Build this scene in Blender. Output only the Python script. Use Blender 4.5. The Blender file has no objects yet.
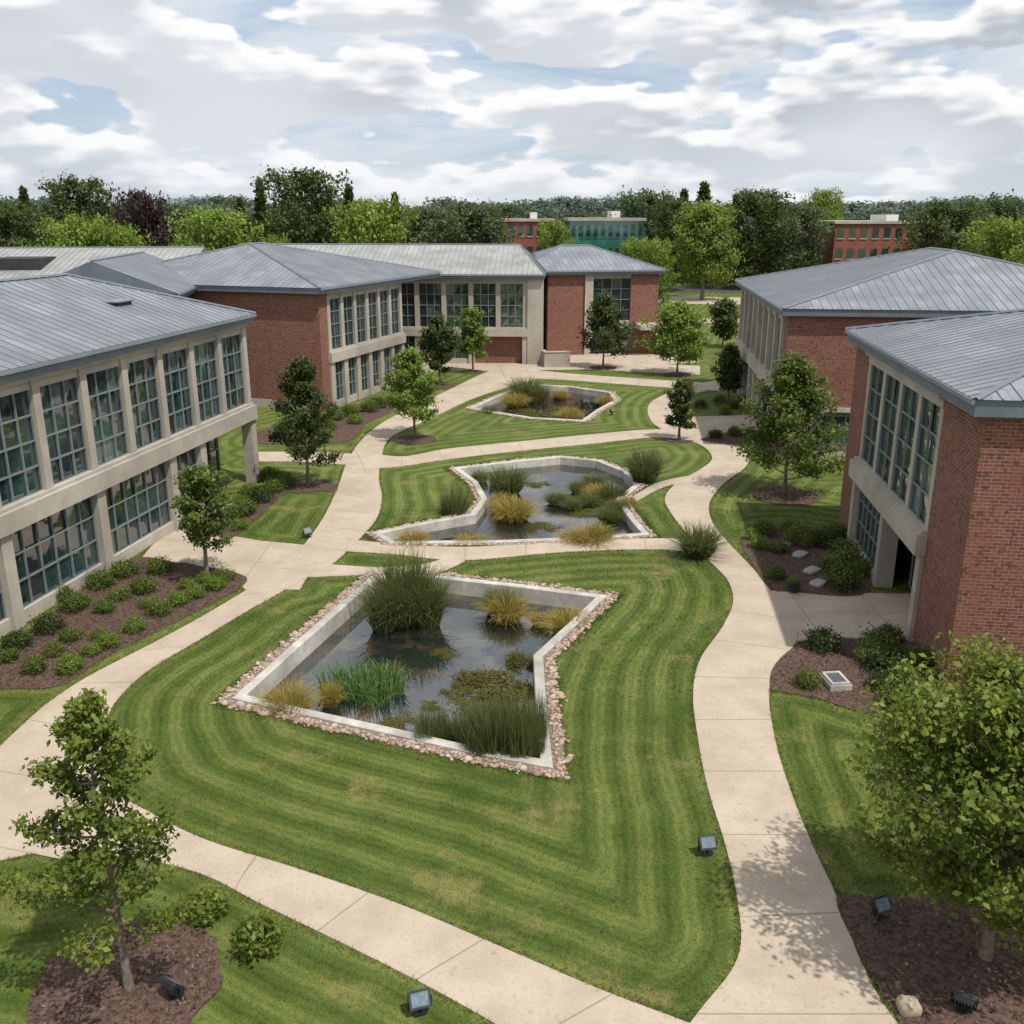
import bpy, math, random
import numpy as np
from mathutils import Vector, geometry, kdtree
rng=np.random.default_rng(7); random.seed(7)
FOC=950.0; HC=13.0; PT=math.atan2(297,950); SP=math.sin(PT); CP=math.cos(PT)
# ---- site survey helpers: ground coordinates in metres ----
def G(px,py):
    a=(px-512)/FOC; b=(512-py)/FOC
    t=HC/(SP-b*CP)
    return (a*t,(CP+b*SP)*t)
def Hz(Y,py):
    b=(512-py)/FOC
    return HC+Y*(-SP+b*CP)/(CP+b*SP)
scene=bpy.context.scene
col=scene.collection
def link(o,parent=None):
    col.objects.link(o)
    if parent: o.parent=parent
    return o
def empty(name,loc=(0,0,0)):
    e=bpy.data.objects.new(name,None); e.location=loc; e.empty_display_size=.2
    col.objects.link(e); return e
# ---------- materials ----------
def newmat(name):
    m=bpy.data.materials.new(name); m.use_nodes=True
    nt=m.node_tree; b=nt.nodes['Principled BSDF']; return m,nt,b
def N(nt,t,**k):
    n=nt.nodes.new(t)
    for a,v in k.items():
        if a.startswith('_'): setattr(n,a[1:],v)
        else: n.inputs[a].default_value=v
    return n
def mixc(nt,fac,c1,c2):
    m=nt.nodes.new('ShaderNodeMix'); m.data_type='RGBA'
    for i,c in ((6,c1),(7,c2)):
        if isinstance(c,tuple): m.inputs[i].default_value=(*c[:3],1)
        else: nt.links.new(c,m.inputs[i])
    if isinstance(fac,float): m.inputs[0].default_value=fac
    else: nt.links.new(fac,m.inputs[0])
    return m.outputs[2]
def ramp(nt,src,a,b):
    r=nt.nodes.new('ShaderNodeMapRange'); r.inputs[1].default_value=a; r.inputs[2].default_value=b
    r.interpolation_type='SMOOTHSTEP'
    nt.links.new(src,r.inputs[0]); return r.outputs[0]
def mth(nt,op,a,b):
    n=nt.nodes.new('ShaderNodeMath'); n.operation=op
    for i,v in enumerate((a,b)):
        if isinstance(v,(int,float)): n.inputs[i].default_value=v
        else: nt.links.new(v,n.inputs[i])
    return n.outputs[0]
def pos(nt):
    return nt.nodes.new('ShaderNodeNewGeometry').outputs['Position']
def noise(nt,vec,scale,detail=4,rough=.55):
    n=N(nt,'ShaderNodeTexNoise',Scale=scale,Detail=detail,Roughness=rough)
    nt.links.new(vec,n.inputs['Vector']); return n.outputs['Fac']
def bump(nt,b,h,s,d=.02):
    n=N(nt,'ShaderNodeBump',Strength=s,Distance=d); nt.links.new(h,n.inputs['Height']); nt.links.new(n.outputs[0],b.inputs['Normal'])
def pmat(name,c1,c2,scale=2,rough=.8,bs=.3,bscale=None,metal=0.,spec=.3,big=None):
    m,nt,b=newmat(name); p=pos(nt)
    f=noise(nt,p,scale,6,.6); c=mixc(nt,ramp(nt,f,.3,.7),c1,c2)
    if big:
        f2=noise(nt,p,big,3); c=mixc(nt,ramp(nt,f2,.35,.75),c,tuple(x*.75 for x in c1))
    nt.links.new(c,b.inputs['Base Color'])
    b.inputs['Roughness'].default_value=rough; b.inputs['Metallic'].default_value=metal
    b.inputs['Specular IOR Level'].default_value=spec
    if bs: bump(nt,b,noise(nt,p,bscale or scale*8,5),bs)
    return m
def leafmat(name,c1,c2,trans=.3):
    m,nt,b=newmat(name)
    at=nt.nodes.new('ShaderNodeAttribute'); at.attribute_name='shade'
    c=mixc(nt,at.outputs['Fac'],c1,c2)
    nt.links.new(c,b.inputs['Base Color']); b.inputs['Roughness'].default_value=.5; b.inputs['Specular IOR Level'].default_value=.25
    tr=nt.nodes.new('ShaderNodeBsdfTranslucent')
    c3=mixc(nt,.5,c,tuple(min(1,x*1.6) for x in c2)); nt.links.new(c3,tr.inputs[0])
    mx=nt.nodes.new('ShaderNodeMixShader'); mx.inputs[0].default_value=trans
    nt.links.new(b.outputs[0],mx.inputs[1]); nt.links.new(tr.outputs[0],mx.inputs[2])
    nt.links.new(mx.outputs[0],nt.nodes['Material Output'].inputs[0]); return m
M={}
M['concrete']=pmat('cast_concrete',(.39,.35,.30),(.47,.43,.365),1.2,.85,.15,20,big=.25)
M['coping']=pmat('pond_coping_concrete',(.38,.36,.325),(.54,.52,.48),2.5,.85,.2,20,big=.6)
M['mulch']=pmat('bark_mulch',(.04,.025,.019),(.13,.08,.062),11,.95,1.0,16)
M['bark']=pmat('tree_bark',(.13,.10,.075),(.24,.19,.15),8,.9,.6,40)
M['frame']=pmat('window_frame_metal',(.20,.235,.235),(.24,.27,.27),1,.45,0,metal=.3)
M['darkmetal']=pmat('dark_metal',(.03,.033,.036),(.045,.05,.055),3,.45,0,metal=.4)
M['fascia']=pmat('roof_fascia_metal',(.13,.155,.19),(.17,.195,.23),1,.5,0,metal=.2)
M['seam']=pmat('roof_seam_metal',(.22,.24,.27),(.26,.285,.315),1,.5,0,metal=.2)
M['dark']=pmat('recess_dark',(.03,.03,.03),(.045,.042,.04),1,.8,0)
M['asphalt']=pmat('asphalt',(.05,.05,.052),(.07,.07,.07),.5,.9,.2,20)
M['white']=pmat('white_paint',(.6,.6,.58),(.7,.7,.68),3,.5,0)
M['stone']=pmat('edging_soil',(.16,.12,.09),(.24,.18,.14),9,.95,.8,20)
def roofmat(name,c1,c2,metal=.15,rough=.45):
    m,nt,b=newmat(name)
    tc=nt.nodes.new('ShaderNodeUVMap'); 
    br=N(nt,'ShaderNodeTexBrick',Scale=1.0); br.inputs['Brick Width'].default_value=.5; br.inputs['Row Height'].default_value=1.1
    br.inputs['Mortar Size'].default_value=.012; br.offset=.5
    br.inputs['Color1'].default_value=(*c1,1); br.inputs['Color2'].default_value=(*c2,1); br.inputs['Mortar'].default_value=(*[x*.55 for x in c1],1)
    nt.links.new(tc.outputs[0],br.inputs['Vector'])
    p=pos(nt); c=mixc(nt,ramp(nt,noise(nt,p,.5,5),.35,.75),br.outputs['Color'],tuple(x*.74 for x in c1))
    nt.links.new(c,b.inputs['Base Color']); b.inputs['Metallic'].default_value=metal; b.inputs['Roughness'].default_value=rough
    bump(nt,b,noise(nt,p,1.5,3),.12,.05)
    return m
M['roof']=roofmat('zinc_roof',(.20,.22,.245),(.27,.29,.315))
M['roof_light']=roofmat('pale_metal_roof',(.31,.315,.30),(.39,.395,.38))
def brickmat():
    m,nt,b=newmat('red_brick')
    tc=nt.nodes.new('ShaderNodeUVMap')
    br=N(nt,'ShaderNodeTexBrick',Scale=1.0); br.inputs['Brick Width'].default_value=.27; br.inputs['Row Height'].default_value=.10
    br.inputs['Mortar Size'].default_value=.010; br.inputs['Bias'].default_value=-.1
    br.inputs['Color1'].default_value=(.235,.078,.048,1); br.inputs['Color2'].default_value=(.115,.036,.026,1); br.inputs['Mortar'].default_value=(.27,.21,.175,1)
    nt.links.new(tc.outputs[0],br.inputs['Vector'])
    p=pos(nt); c=mixc(nt,mth(nt,'MULTIPLY',ramp(nt,noise(nt,p,.8,6),.4,.75),.6),br.outputs['Color'],(.22,.08,.05))
    c=mixc(nt,mth(nt,'MULTIPLY',ramp(nt,noise(nt,p,7,2),.56,.68),.8),c,(.08,.028,.022))
    nt.links.new(c,b.inputs['Base Color']); b.inputs['Roughness'].default_value=.9
    bump(nt,b,br.outputs['Fac'],-.5,.012); return m
M['brick']=brickmat()
def glassmat(name,c1,c2,rough=.04,ior=2.0):
    m,nt,b=newmat(name); p=pos(nt)
    c=mixc(nt,ramp(nt,noise(nt,p,.45,3),.4,.65),c1,c2); nt.links.new(c,b.inputs['Base Color'])
    b.inputs['Roughness'].default_value=rough; b.inputs['Specular IOR Level'].default_value=.8; b.inputs['IOR'].default_value=ior
    return m
M['glass']=glassmat('tinted_window_glass',(.008,.022,.028),(.022,.055,.062))
M['glass2']=glassmat('window_glass_with_blind',(.05,.10,.10),(.10,.15,.145),.12)
M['greenglass']=glassmat('green_curtain_wall',(.01,.12,.10),(.03,.19,.15),.1)
def concretepath():
    m,nt,b=newmat('path_concrete'); p=pos(nt)
    c=mixc(nt,ramp(nt,noise(nt,p,.7,6,.65),.3,.7),(.365,.295,.225),(.455,.38,.30))
    c=mixc(nt,ramp(nt,noise(nt,p,14,3,.7),.5,.8),c,(.31,.25,.19))
    c=mixc(nt,ramp(nt,noise(nt,p,.18,4,.6),.55,.75),c,(.34,.27,.20))
    c=mixc(nt,ramp(nt,noise(nt,p,2.2,6,.75),.60,.8),c,(.25,.20,.155))
    uv=nt.nodes.new('ShaderNodeUVMap'); s=nt.nodes.new('ShaderNodeSeparateXYZ'); nt.links.new(uv.outputs[0],s.inputs[0])
    masks=[]
    for o in (0,1):
        mm=N(nt,'ShaderNodeMath',_operation='PINGPONG'); mm.inputs[1].default_value=1.25; nt.links.new(s.outputs[o],mm.inputs[0])
        masks.append(ramp(nt,mm.outputs[0],.008,.022))
    mu=N(nt,'ShaderNodeMath',_operation='MULTIPLY'); nt.links.new(masks[0],mu.inputs[0]); nt.links.new(masks[1],mu.inputs[1])
    c=mixc(nt,mu.outputs[0],(.23,.185,.14),c)
    nt.links.new(c,b.inputs['Base Color']); b.inputs['Roughness'].default_value=.85
    bump(nt,b,noise(nt,p,40,4),.15); return m
M['path']=concretepath()
def grassmat():
    m,nt,b=newmat('mown_lawn'); p=pos(nt)
    at=nt.nodes.new('ShaderNodeAttribute'); at.attribute_name='mow'
    w=noise(nt,p,.3,4); ad=N(nt,'ShaderNodeMath',_operation='MULTIPLY_ADD'); ad.inputs[1].default_value=.7
    nt.links.new(w,ad.inputs[0]); nt.links.new(at.outputs['Fac'],ad.inputs[2])
    mm=N(nt,'ShaderNodeMath',_operation='PINGPONG'); mm.inputs[1].default_value=.42; nt.links.new(ad.outputs[0],mm.inputs[0])
    st=ramp(nt,mm.outputs[0],.08,.34)
    mm2=N(nt,'ShaderNodeMath',_operation='PINGPONG'); mm2.inputs[1].default_value=.105; nt.links.new(ad.outputs[0],mm2.inputs[0])
    st2=ramp(nt,mm2.outputs[0],.02,.09)
    st=mth(nt,'ADD',mth(nt,'MULTIPLY',st,.72),mth(nt,'MULTIPLY',st2,.28))
    f=noise(nt,p,.6,6,.65)
    dark=mixc(nt,ramp(nt,f,.3,.7),(.043,.072,.011),(.066,.100,.017))
    light=mixc(nt,ramp(nt,f,.3,.7),(.110,.142,.030),(.158,.182,.05))
    n3=noise(nt,p,.28,6,.6); mu=mth(nt,'MULTIPLY',st,ramp(nt,n3,.22,.56))
    c=mixc(nt,mu,dark,light)
    c=mixc(nt,mth(nt,'MULTIPLY',ramp(nt,noise(nt,p,.42,8,.74),.52,.70),.8),c,(.23,.19,.075))
    c=mixc(nt,mth(nt,'MULTIPLY',ramp(nt,noise(nt,p,25,3,.7),.5,.75),.55),c,(.036,.058,.010))
    nt.links.new(c,b.inputs['Base Color']); b.inputs['Roughness'].default_value=.8; b.inputs['Specular IOR Level'].default_value=.15
    bump(nt,b,noise(nt,p,30,5,.7),.5,.02); return m
M['grass']=grassmat()
def watermat():
    m,nt,b=newmat('pond_water'); p=pos(nt)
    c=mixc(nt,ramp(nt,noise(nt,p,.8,6,.6),.47,.70),(.010,.015,.015),(.07,.05,.028))
    nt.links.new(c,b.inputs['Base Color']); b.inputs['Roughness'].default_value=.012; b.inputs['IOR'].default_value=2.1
    b.inputs['Specular IOR Level'].default_value=.8
    bump(nt,b,noise(nt,p,3,4),.04,.03); return m
M['water']=watermat()
M['leafN']=leafmat('leaf_near_green',(.030,.058,.008),(.20,.25,.04),.34)
M['leafA']=leafmat('leaf_mid_green',(.03,.06,.011),(.14,.19,.032))
M['leafB']=leafmat('leaf_bright_green',(.06,.11,.016),(.20,.28,.042))
M['leafC']=leafmat('leaf_deep_green',(.020,.040,.012),(.08,.11,.026))
M['leafD']=leafmat('leaf_maroon',(.02,.012,.014),(.05,.03,.03))
M['leafF']=leafmat('leaf_distant',(.035,.06,.027),(.10,.14,.055))
M['leafH']=leafmat('leaf_far_hazy',(.075,.11,.085),(.12,.165,.12))  # distance haze tinted into the leaf colour, no volume
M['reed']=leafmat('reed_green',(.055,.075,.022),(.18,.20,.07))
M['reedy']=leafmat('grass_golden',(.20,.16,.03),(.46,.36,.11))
M['iris']=leafmat('iris_leaf',(.05,.11,.025),(.16,.27,.07))
M['moss']=leafmat('algae_mat',(.06,.06,.012),(.16,.155,.03))
M['juniper']=leafmat('shrub_light',(.06,.095,.02),(.19,.23,.05))

# ---------- mesh helpers ----------
def qmesh(name,V,Q,mats,mi=None,shade=None,attr='shade',smooth=False):
    V=np.asarray(V,np.float32); Q=np.asarray(Q,np.int32); k=Q.shape[1]
    me=bpy.data.meshes.new(name)
    me.vertices.add(len(V)); me.vertices.foreach_set('co',V.ravel())
    me.loops.add(Q.size); me.loops.foreach_set('vertex_index',Q.ravel())
    me.polygons.add(len(Q)); me.polygons.foreach_set('loop_start',np.arange(0,Q.size,k,dtype=np.int32))
    me.polygons.foreach_set('loop_total',np.full(len(Q),k,np.int32))
    if mi is not None: me.polygons.foreach_set('material_index',np.asarray(mi,np.int32))
    if smooth: me.polygons.foreach_set('use_smooth',np.ones(len(Q),bool))
    for m in mats: me.materials.append(m)
    if shade is not None:
        a=me.attributes.new(attr,'FLOAT','POINT'); a.data.foreach_set('value',np.asarray(shade,np.float32))
    me.update(calc_edges=True); return me
class Bld:
    def __init__(s,name,parent=None): s.name=name; s.d={}
    def face(s,key,pts,uv):
        d=s.d.setdefault(key,([],[],[])); i=len(d[0]); d[0].extend(pts); d[1].append(list(range(i,i+len(pts)))); d[2].extend(uv)
    def box(s,key,fr,u0,u1,n0,n1,z0,z1):
        O,u,n=fr
        def p(a,b,c): return (O[0]+u[0]*a+n[0]*b,O[1]+u[1]*a+n[1]*b,c)
        f=s.face
        f(key,[p(u0,n1,z0),p(u1,n1,z0),p(u1,n1,z1),p(u0,n1,z1)],[(u0,z0),(u1,z0),(u1,z1),(u0,z1)])
        f(key,[p(u1,n0,z0),p(u0,n0,z0),p(u0,n0,z1),p(u1,n0,z1)],[(u1,z0),(u0,z0),(u0,z1),(u1,z1)])
        f(key,[p(u0,n0,z0),p(u0,n1,z0),p(u0,n1,z1),p(u0,n0,z1)],[(n0,z0),(n1,z0),(n1,z1),(n0,z1)])
        f(key,[p(u1,n1,z0),p(u1,n0,z0),p(u1,n0,z1),p(u1,n1,z1)],[(n1,z0),(n0,z0),(n0,z1),(n1,z1)])
        f(key,[p(u0,n0,z1),p(u0,n1,z1),p(u1,n1,z1),p(u1,n0,z1)],[(u0,n0),(u0,n1),(u1,n1),(u1,n0)])
        f(key,[p(u0,n1,z0),p(u0,n0,z0),p(u1,n0,z0),p(u1,n1,z0)],[(u0,n1),(u0,n0),(u1,n0),(u1,n1)])
    def build(s,single=False):
        if single:
            V=[];Fc=[];UV=[];mi=[];mats=[]
            for (part,mk),(v,f,uv) in s.d.items():
                o=len(V); V+=v; Fc+=[[i+o for i in q] for q in f]; UV+=uv; mats.append(M[mk]); mi+=[len(mats)-1]*len(f)
            me=bpy.data.meshes.new(s.name); me.from_pydata(V,[],Fc)
            for m in mats: me.materials.append(m)
            me.polygons.foreach_set('material_index',mi)
            ul=me.uv_layers.new(name='UVMap'); ul.data.foreach_set('uv',np.array(UV,np.float32).ravel())
            return me
        e=empty(s.name)
        for (part,mk),(v,f,uv) in s.d.items():
            me=bpy.data.meshes.new(part); me.from_pydata(v,[],f); me.materials.append(M[mk])
            ul=me.uv_layers.new(name='UVMap'); ul.data.foreach_set('uv',np.array(uv,np.float32).ravel())
            link(bpy.data.objects.new(part,me),e)
        return e
def fpt(fr,a,b,z):
    O,u,n=fr; return (O[0]+u[0]*a+n[0]*b,O[1]+u[1]*a+n[1]*b,z)
def frame(p0,p1,right=True):
    d=Vector((p1[0]-p0[0],p1[1]-p0[1])); L=d.length; d/=L
    n=(d.y,-d.x) if right else (-d.y,d.x)
    return (p0,(d.x,d.y),n),L
GN=-.13
def window(b,fr,u0,u1,z0,z1,nx,nz,n=GN,fw=.055,blind=.08):
    w=(u1-u0)/nx; h=(z1-z0)/nz
    for i in range(nx):
        for j in range(nz):
            a0=u0+i*w; a1=a0+w; c0=z0+j*h; c1=c0+h
            e=[random.uniform(-.016,.016) for _ in range(4)]
            mk='glass2' if random.random()<blind else 'glass'
            b.face(('window_glass_'+mk,mk),[fpt(fr,a0,n+e[0],c0),fpt(fr,a1,n+e[1],c0),fpt(fr,a1,n+e[2],c1),fpt(fr,a0,n+e[3],c1)],[(0,0),(1,0),(1,1),(0,1)])
    for i in range(nx+1):
        c=u0+i*w; b.box(('window_frames','frame'),fr,c-fw/2,c+fw/2,n+.02,n+.09,z0,z1)
    for j in range(nz+1):
        c=z0+j*h; b.box(('window_frames','frame'),fr,u0,u1,n+.022,n+.082,c-fw/2,c+fw/2)
def roof_face(b,pts,mk,rib=.5):
    P=[Vector(p) for p in pts]
    nrm=(P[1]-P[0]).cross(P[2]-P[0])
    nrm.normalize()
    if nrm.z<0: nrm=-nrm
    hor=Vector((0,0,1)).cross(nrm)
    if hor.length<1e-5: hor=Vector((1,0,0))
    hor.normalize(); up=nrm.cross(hor).normalized()
    uv=[(p.dot(hor),p.dot(up)) for p in P]
    b.face(('roof_panels','%s'%mk),[tuple(p) for p in P],uv)
    us=[q[0] for q in uv]; a=math.ceil(min(us)/rib)*rib
    while a<max(us):
        hits=[]
        for i in range(len(uv)):
            (x0,y0),(x1,y1)=uv[i],uv[(i+1)%len(uv)]
            if (x0-a)*(x1-a)<0:
                t=(a-x0)/(x1-x0); hits.append(y0+t*(y1-y0))
        if len(hits)>=2:
            y0,y1=min(hits),max(hits)
            if y1-y0>.15:
                base=P[0]-hor*uv[0][0]-up*uv[0][1]
                q=[]
                for dy in (y0,y1):
                    for du,dn in ((-.014,0),(-.014,.03),(.014,.03),(.014,0)):
                        q.append(tuple(base+hor*(a+du)+up*dy+nrm*dn))
                for k in range(3):
                    b.face(('roof_seams','seam' if mk=='roof' else mk),[q[k],q[k+1],q[k+5],q[k+4]],[(0,0)]*4)
        a+=rib
def hip_roof(b,fr,u0,u1,n0,n1,ze,zr,mk='roof',oh=.42,h0=None,h1=None,fh=.38,ridge=.5):
    u0-=oh;u1+=oh;n0-=oh;n1+=oh; nr=n0+(n1-n0)*ridge; hw=(n1-n0)/2
    h0=hw if h0 is None else h0; h1=hw if h1 is None else h1
    b.box(('fascia','fascia'),fr,u0,u1,n0,n1,ze,ze+fh)
    z=ze+fh+.01; o=.06
    u0-=o;u1+=o;n0-=o;n1+=o
    b.box(('gutter','seam'),fr,u0,u1,n1-.03,n1+.05,z-.14,z-.02)
    A=fpt(fr,u0,n1,z);B_=fpt(fr,u1,n1,z);C=fpt(fr,u1,n0,z);D=fpt(fr,u0,n0,z)
    R0=fpt(fr,u0+h0,nr,zr);R1=fpt(fr,u1-h1,nr,zr)
    roof_face(b,[A,B_,R1,R0],mk); roof_face(b,[C,D,R0,R1],mk)
    if h0>.01: roof_face(b,[D,A,R0],mk)
    else: b.face(('gable','fascia'),[D,A,R0],[(0,0)]*3)
    if h1>.01: roof_face(b,[B_,C,R1],mk)
    else: b.face(('gable','fascia'),[B_,C,R1],[(0,0)]*3)
    def cap(p,q):
        p=Vector(p);q=Vector(q);d=(q-p).normalized();s=d.cross(Vector((0,0,1))).normalized()*.11;up=Vector((0,0,.05))
        b.face(('ridge_cap','fascia'),[tuple(p-s+up*.3),tuple(p+up*1.8),tuple(q+up*1.8),tuple(q-s+up*.3)],[(0,0)]*4)
        b.face(('ridge_cap','fascia'),[tuple(p+s+up*.3),tuple(p+up*1.8),tuple(q+up*1.8),tuple(q+s+up*.3)],[(0,0)]*4)
    cap(R0,R1)
    if h0>.01: cap(A,R0);cap(D,R0)
    if h1>.01: cap(B_,R1);cap(C,R1)

def bays(b,fr,u0,u1,n,zs=(4.05,7.5),low=True,colw=.38,ze=8.0,nx=3,nz=4,recess_last=0,lowgroup=2,cn=.10):
    L=(u1-u0)/n
    for i in range(n+1):
        c=u0+i*L
        b.box(('columns','concrete'),fr,c-colw/2,c+colw/2,-.34,cn,zs[0]-.02,ze-.22)
    b.box(('eave_beam','concrete'),fr,u0-colw/2,u1+colw/2,-.345,.03,zs[1],ze)
    b.box(('eave_band','concrete'),fr,u0-colw/2-.02,u1+colw/2+.02,.03,.18,ze-.2,ze-.003)
    b.box(('floor_beam','concrete'),fr,u0-colw/2-.1,u1+colw/2+.1,-.345,.32,zs[0]-.8,zs[0]-.12)
    b.box(('window_sill','concrete'),fr,u0-colw/2-.05,u1+colw/2+.05,-.345,.18,zs[0]-.12,zs[0])
    for i in range(n):
        window(b,fr,u0+i*L+colw/2,u0+(i+1)*L-colw/2,zs[0],zs[1],nx,nz)
    zt=zs[0]-.8
    if low:
        nlast=n-recess_last; hw=.26
        i=0
        while i<=nlast:
            c=u0+i*L; b.box(('columns_lower','concrete'),fr,c-hw,c+hw,-.34,.2,0,zt); i+=lowgroup
        i=0
        while i<nlast:
            j=min(i+lowgroup,nlast)
            window(b,fr,u0+i*L+hw,u0+j*L-hw,.45,zt,int((j-i)*3),3)
            b.box(('plinth','concrete'),fr,u0+i*L+hw,u0+j*L-hw,-.34,.06,0,.45)
            i=j
        if recess_last:
            for c in (u0+n*L,u0+nlast*L): b.box(('columns_recess','concrete'),fr,c-hw+.003,c+hw-.003,-.337,.203,0,zt)
            window(b,fr,u0+nlast*L,u0+n*L,.05,zt,6,2,n=-1.9)

def bldA():
    b=Bld('academic_building')
    p1=(-13.1,47.1); d=Vector((3.4,19.0)).normalized(); L=34.6; p0=(p1[0]-d.x*L,p1[1]-d.y*L)
    fr,_=frame(p0,p1)
    b.box(('walls','concrete'),fr,0,L,-11,-2,0,8)
    b.box(('upper_wall','dark'),fr,.02,L-.02,-2,-.35,3.2,7.99)
    b.box(('lower_wall','dark'),fr,.02,L-5.4,-2,-.35,0,3.25)
    bays(b,fr,.3,L-.3,13,recess_last=2)
    b.box(('end_wall','concrete'),fr,L-.02,L+.2,-10.9,-.36,3.3,7.98)
    hip_roof(b,fr,0,L,-11,.1,8.0,10.5,oh=.3)
    b.box(('roof_vent','darkmetal'),fr,27.5,28.6,-3.1,-2.2,8.9,9.5)
    b.box(('roof_vent_cap','seam'),fr,27.4,28.7,-3.2,-2.1,9.5,9.56)
    return b.build()
bldA()
def bldB():
    b=Bld('academic_building')
    fr,L=frame((-13.0,64.8),(-8.7,77.3))
    b.box(('walls','brick'),fr,0,L,-20,-.35,0,7.99)
    b.box(('corner_pier','brick'),fr,0,1.0,-.35,.05,0,7.99)
    bays(b,fr,1.25,L-.6,6,nx=2,nz=4,colw=.4,lowgroup=1)
    b.box(('base_band','concrete'),fr,-.06,0,-19.9,-.36,0,.6)
    hip_roof(b,fr,0,L+6,-20,.1,8.0,10.9,h0=8,ridge=.5)
    b.build()
bldB()
def bldC():
    b=Bld('library_building')
    fr,L=frame((-26,88.5),(2.4,86.9))
    b.box(('walls','brick'),fr,0,L,-14,-.35,0,7.6)
    b.box(('brick_pier','brick'),fr,12.5,14.6,-.35,.1,0,7.6)
    bays(b,fr,15.0,L-1.2,5,zs=(3.3,7.15),nx=3,nz=4,colw=.42,ze=7.6,recess_last=2,lowgroup=1)
    b.box(('end_pier','concrete'),fr,L-1.0,L+.3,-14,.3,0,7.6)
    hip_roof(b,fr,0,L,-14,.1,7.6,10.3,mk='roof_light',h0=0,h1=2.6,oh=.5)
    b.build()
    b=Bld('brick_pavilion')
    fr,L=frame((3.4,92.5),(14.2,94.5))
    b.box(('walls','brick'),fr,0,L,-11,-.35,0,7.6)
    b.box(('brick_front','brick'),fr,0,3.6,-.35,.1,0,7.6)
    b.box(('column','concrete'),fr,3.6,4.4,-.35,.3,0,7.6)
    window(b,fr,4.4,8.2,3.2,7.2,4,4); window(b,fr,4.4,8.2,.3,2.5,4,2)
    b.box(('floor_beam','concrete'),fr,4.4,8.2,-.35,.1,2.5,3.2)
    b.box(('eave_beam','concrete'),fr,4.4,8.2,-.35,.05,7.2,7.6)
    b.box(('brick_front','brick'),fr,8.2,L,-.35,.12,0,7.6)
    b.box(('canopy','concrete'),fr,8.6,L+2,.12,2.4,2.5,2.95)
    b.box(('canopy_column','concrete'),fr,L+1.4,L+1.8,1.9,2.3,0,2.5)
    hip_roof(b,fr,-3,L,-11,.15,7.6,10.1,mk='roof')
    b.build()
    b=Bld('concrete_garden_wall'); fr,L=frame((2.9,84.9),(5.2,85.2))
    b.box(('wall','concrete'),fr,0,L,-.4,0,0,1.3); b.box(('wall_return','concrete'),fr,0,.4,-2.0,-.4,0,1.3); b.box(('cap','concrete'),fr,-.05,L+.05,-.45,.05,1.3,1.38)
    b.build()
bldC()
def bldD():
    b=Bld('brick_building')
    fr,L=frame((15.1,52.4),(17.8,75.3),right=False)
    b.box(('walls','brick'),fr,0,L,-22,-.35,2.7,7.79)
    b.box(('lower_walls','concrete'),fr,.25,L-.2,-21.8,-.36,0,2.7)
    b.box(('corner_pier','brick'),fr,0,1.1,-.35,.05,0,7.79)
    b.box(('corner_pier','brick'),fr,L-1.1,L,-.35,.05,0,7.79)
    bays(b,fr,1.5,L-1.5,8,zs=(3.9,7.3),nx=2,nz=4,colw=.5,ze=7.8,lowgroup=1,cn=.2)
    fe=(fpt(fr,0,0,0)[:2],(-fr[2][0],-fr[2][1]),(-fr[1][0],-fr[1][1]))
    b.box(('string_course','concrete'),fe,.4,21.9,.002,.12,2.55,2.8)
    for a in (2.2,5.5,9,12.5,16):
        window(b,fe,a,a+2,.7,2.3,3,2,n=-.2)
    hip_roof(b,fr,0,L,-22,.1,7.8,10.9,h0=9.5,h1=9.5,oh=.35)
    b.build()
bldD()
def bldE():
    b=Bld('brick_building')
    fr,L=frame((12.4,24.5),(14.3,39.6),right=False)
    b.box(('upper_body','brick'),fr,0,L,-16,-.4,3.4,7.99)
    b.box(('lower_body','dark'),fr,.3,L-.3,-15.7,-1.3,0,3.4)
    b.box(('near_end_wall','brick'),fr,0,.3,-16,-2.2,0,3.4)
    b.box(('near_pier','brick'),fr,0,3.3,-2.2,-.4,0,3.4)
    b.box(('near_pier_face','brick'),fr,0,3.3,-.4,0,0,7.99)
    b.box(('far_pier','brick'),fr,L-2.3,L,-2.2,-.4,0,3.4)
    b.box(('far_pier_face','brick'),fr,L-2.3,L,-.4,0,0,7.99)
    a0,a1=3.5,L-2.5
    bays(b,fr,a0,a1,4,zs=(3.7,7.5),low=False,colw=.32,nx=2,nz=4,cn=.0)
    Lb=(a1-a0)/4
    for i in (0,2,4):
        c=a0+i*Lb; b.box(('columns_lower','concrete'),fr,c-.2,c+.2,-.5,.12,0,2.9)
    window(b,fr,a0+2*Lb+.2,a1-.2,.3,2.9,6,3,n=-.2)
    b.box(('plinth','concrete'),fr,a0+2*Lb+.2,a1-.2,-.4,.05,0,.3)
    window(b,fr,a0,a0+2*Lb,.05,2.9,5,2,n=-1.2,blind=0)
    b.box(('soffit','concrete'),fr,a0,a1,-1.3,-.36,2.92,3.38)
    hip_roof(b,fr,0,L,-16,.1,8.0,10.6,fh=.45,oh=.28)
    b.box(('roof_vent','darkmetal'),fr,5.2,6.2,-4.6,-3.7,8.9,9.75)
    b.box(('roof_vent_cap','seam'),fr,5.1,6.3,-4.7,-3.6,9.75,9.81)
    b.build()
bldE()
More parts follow.
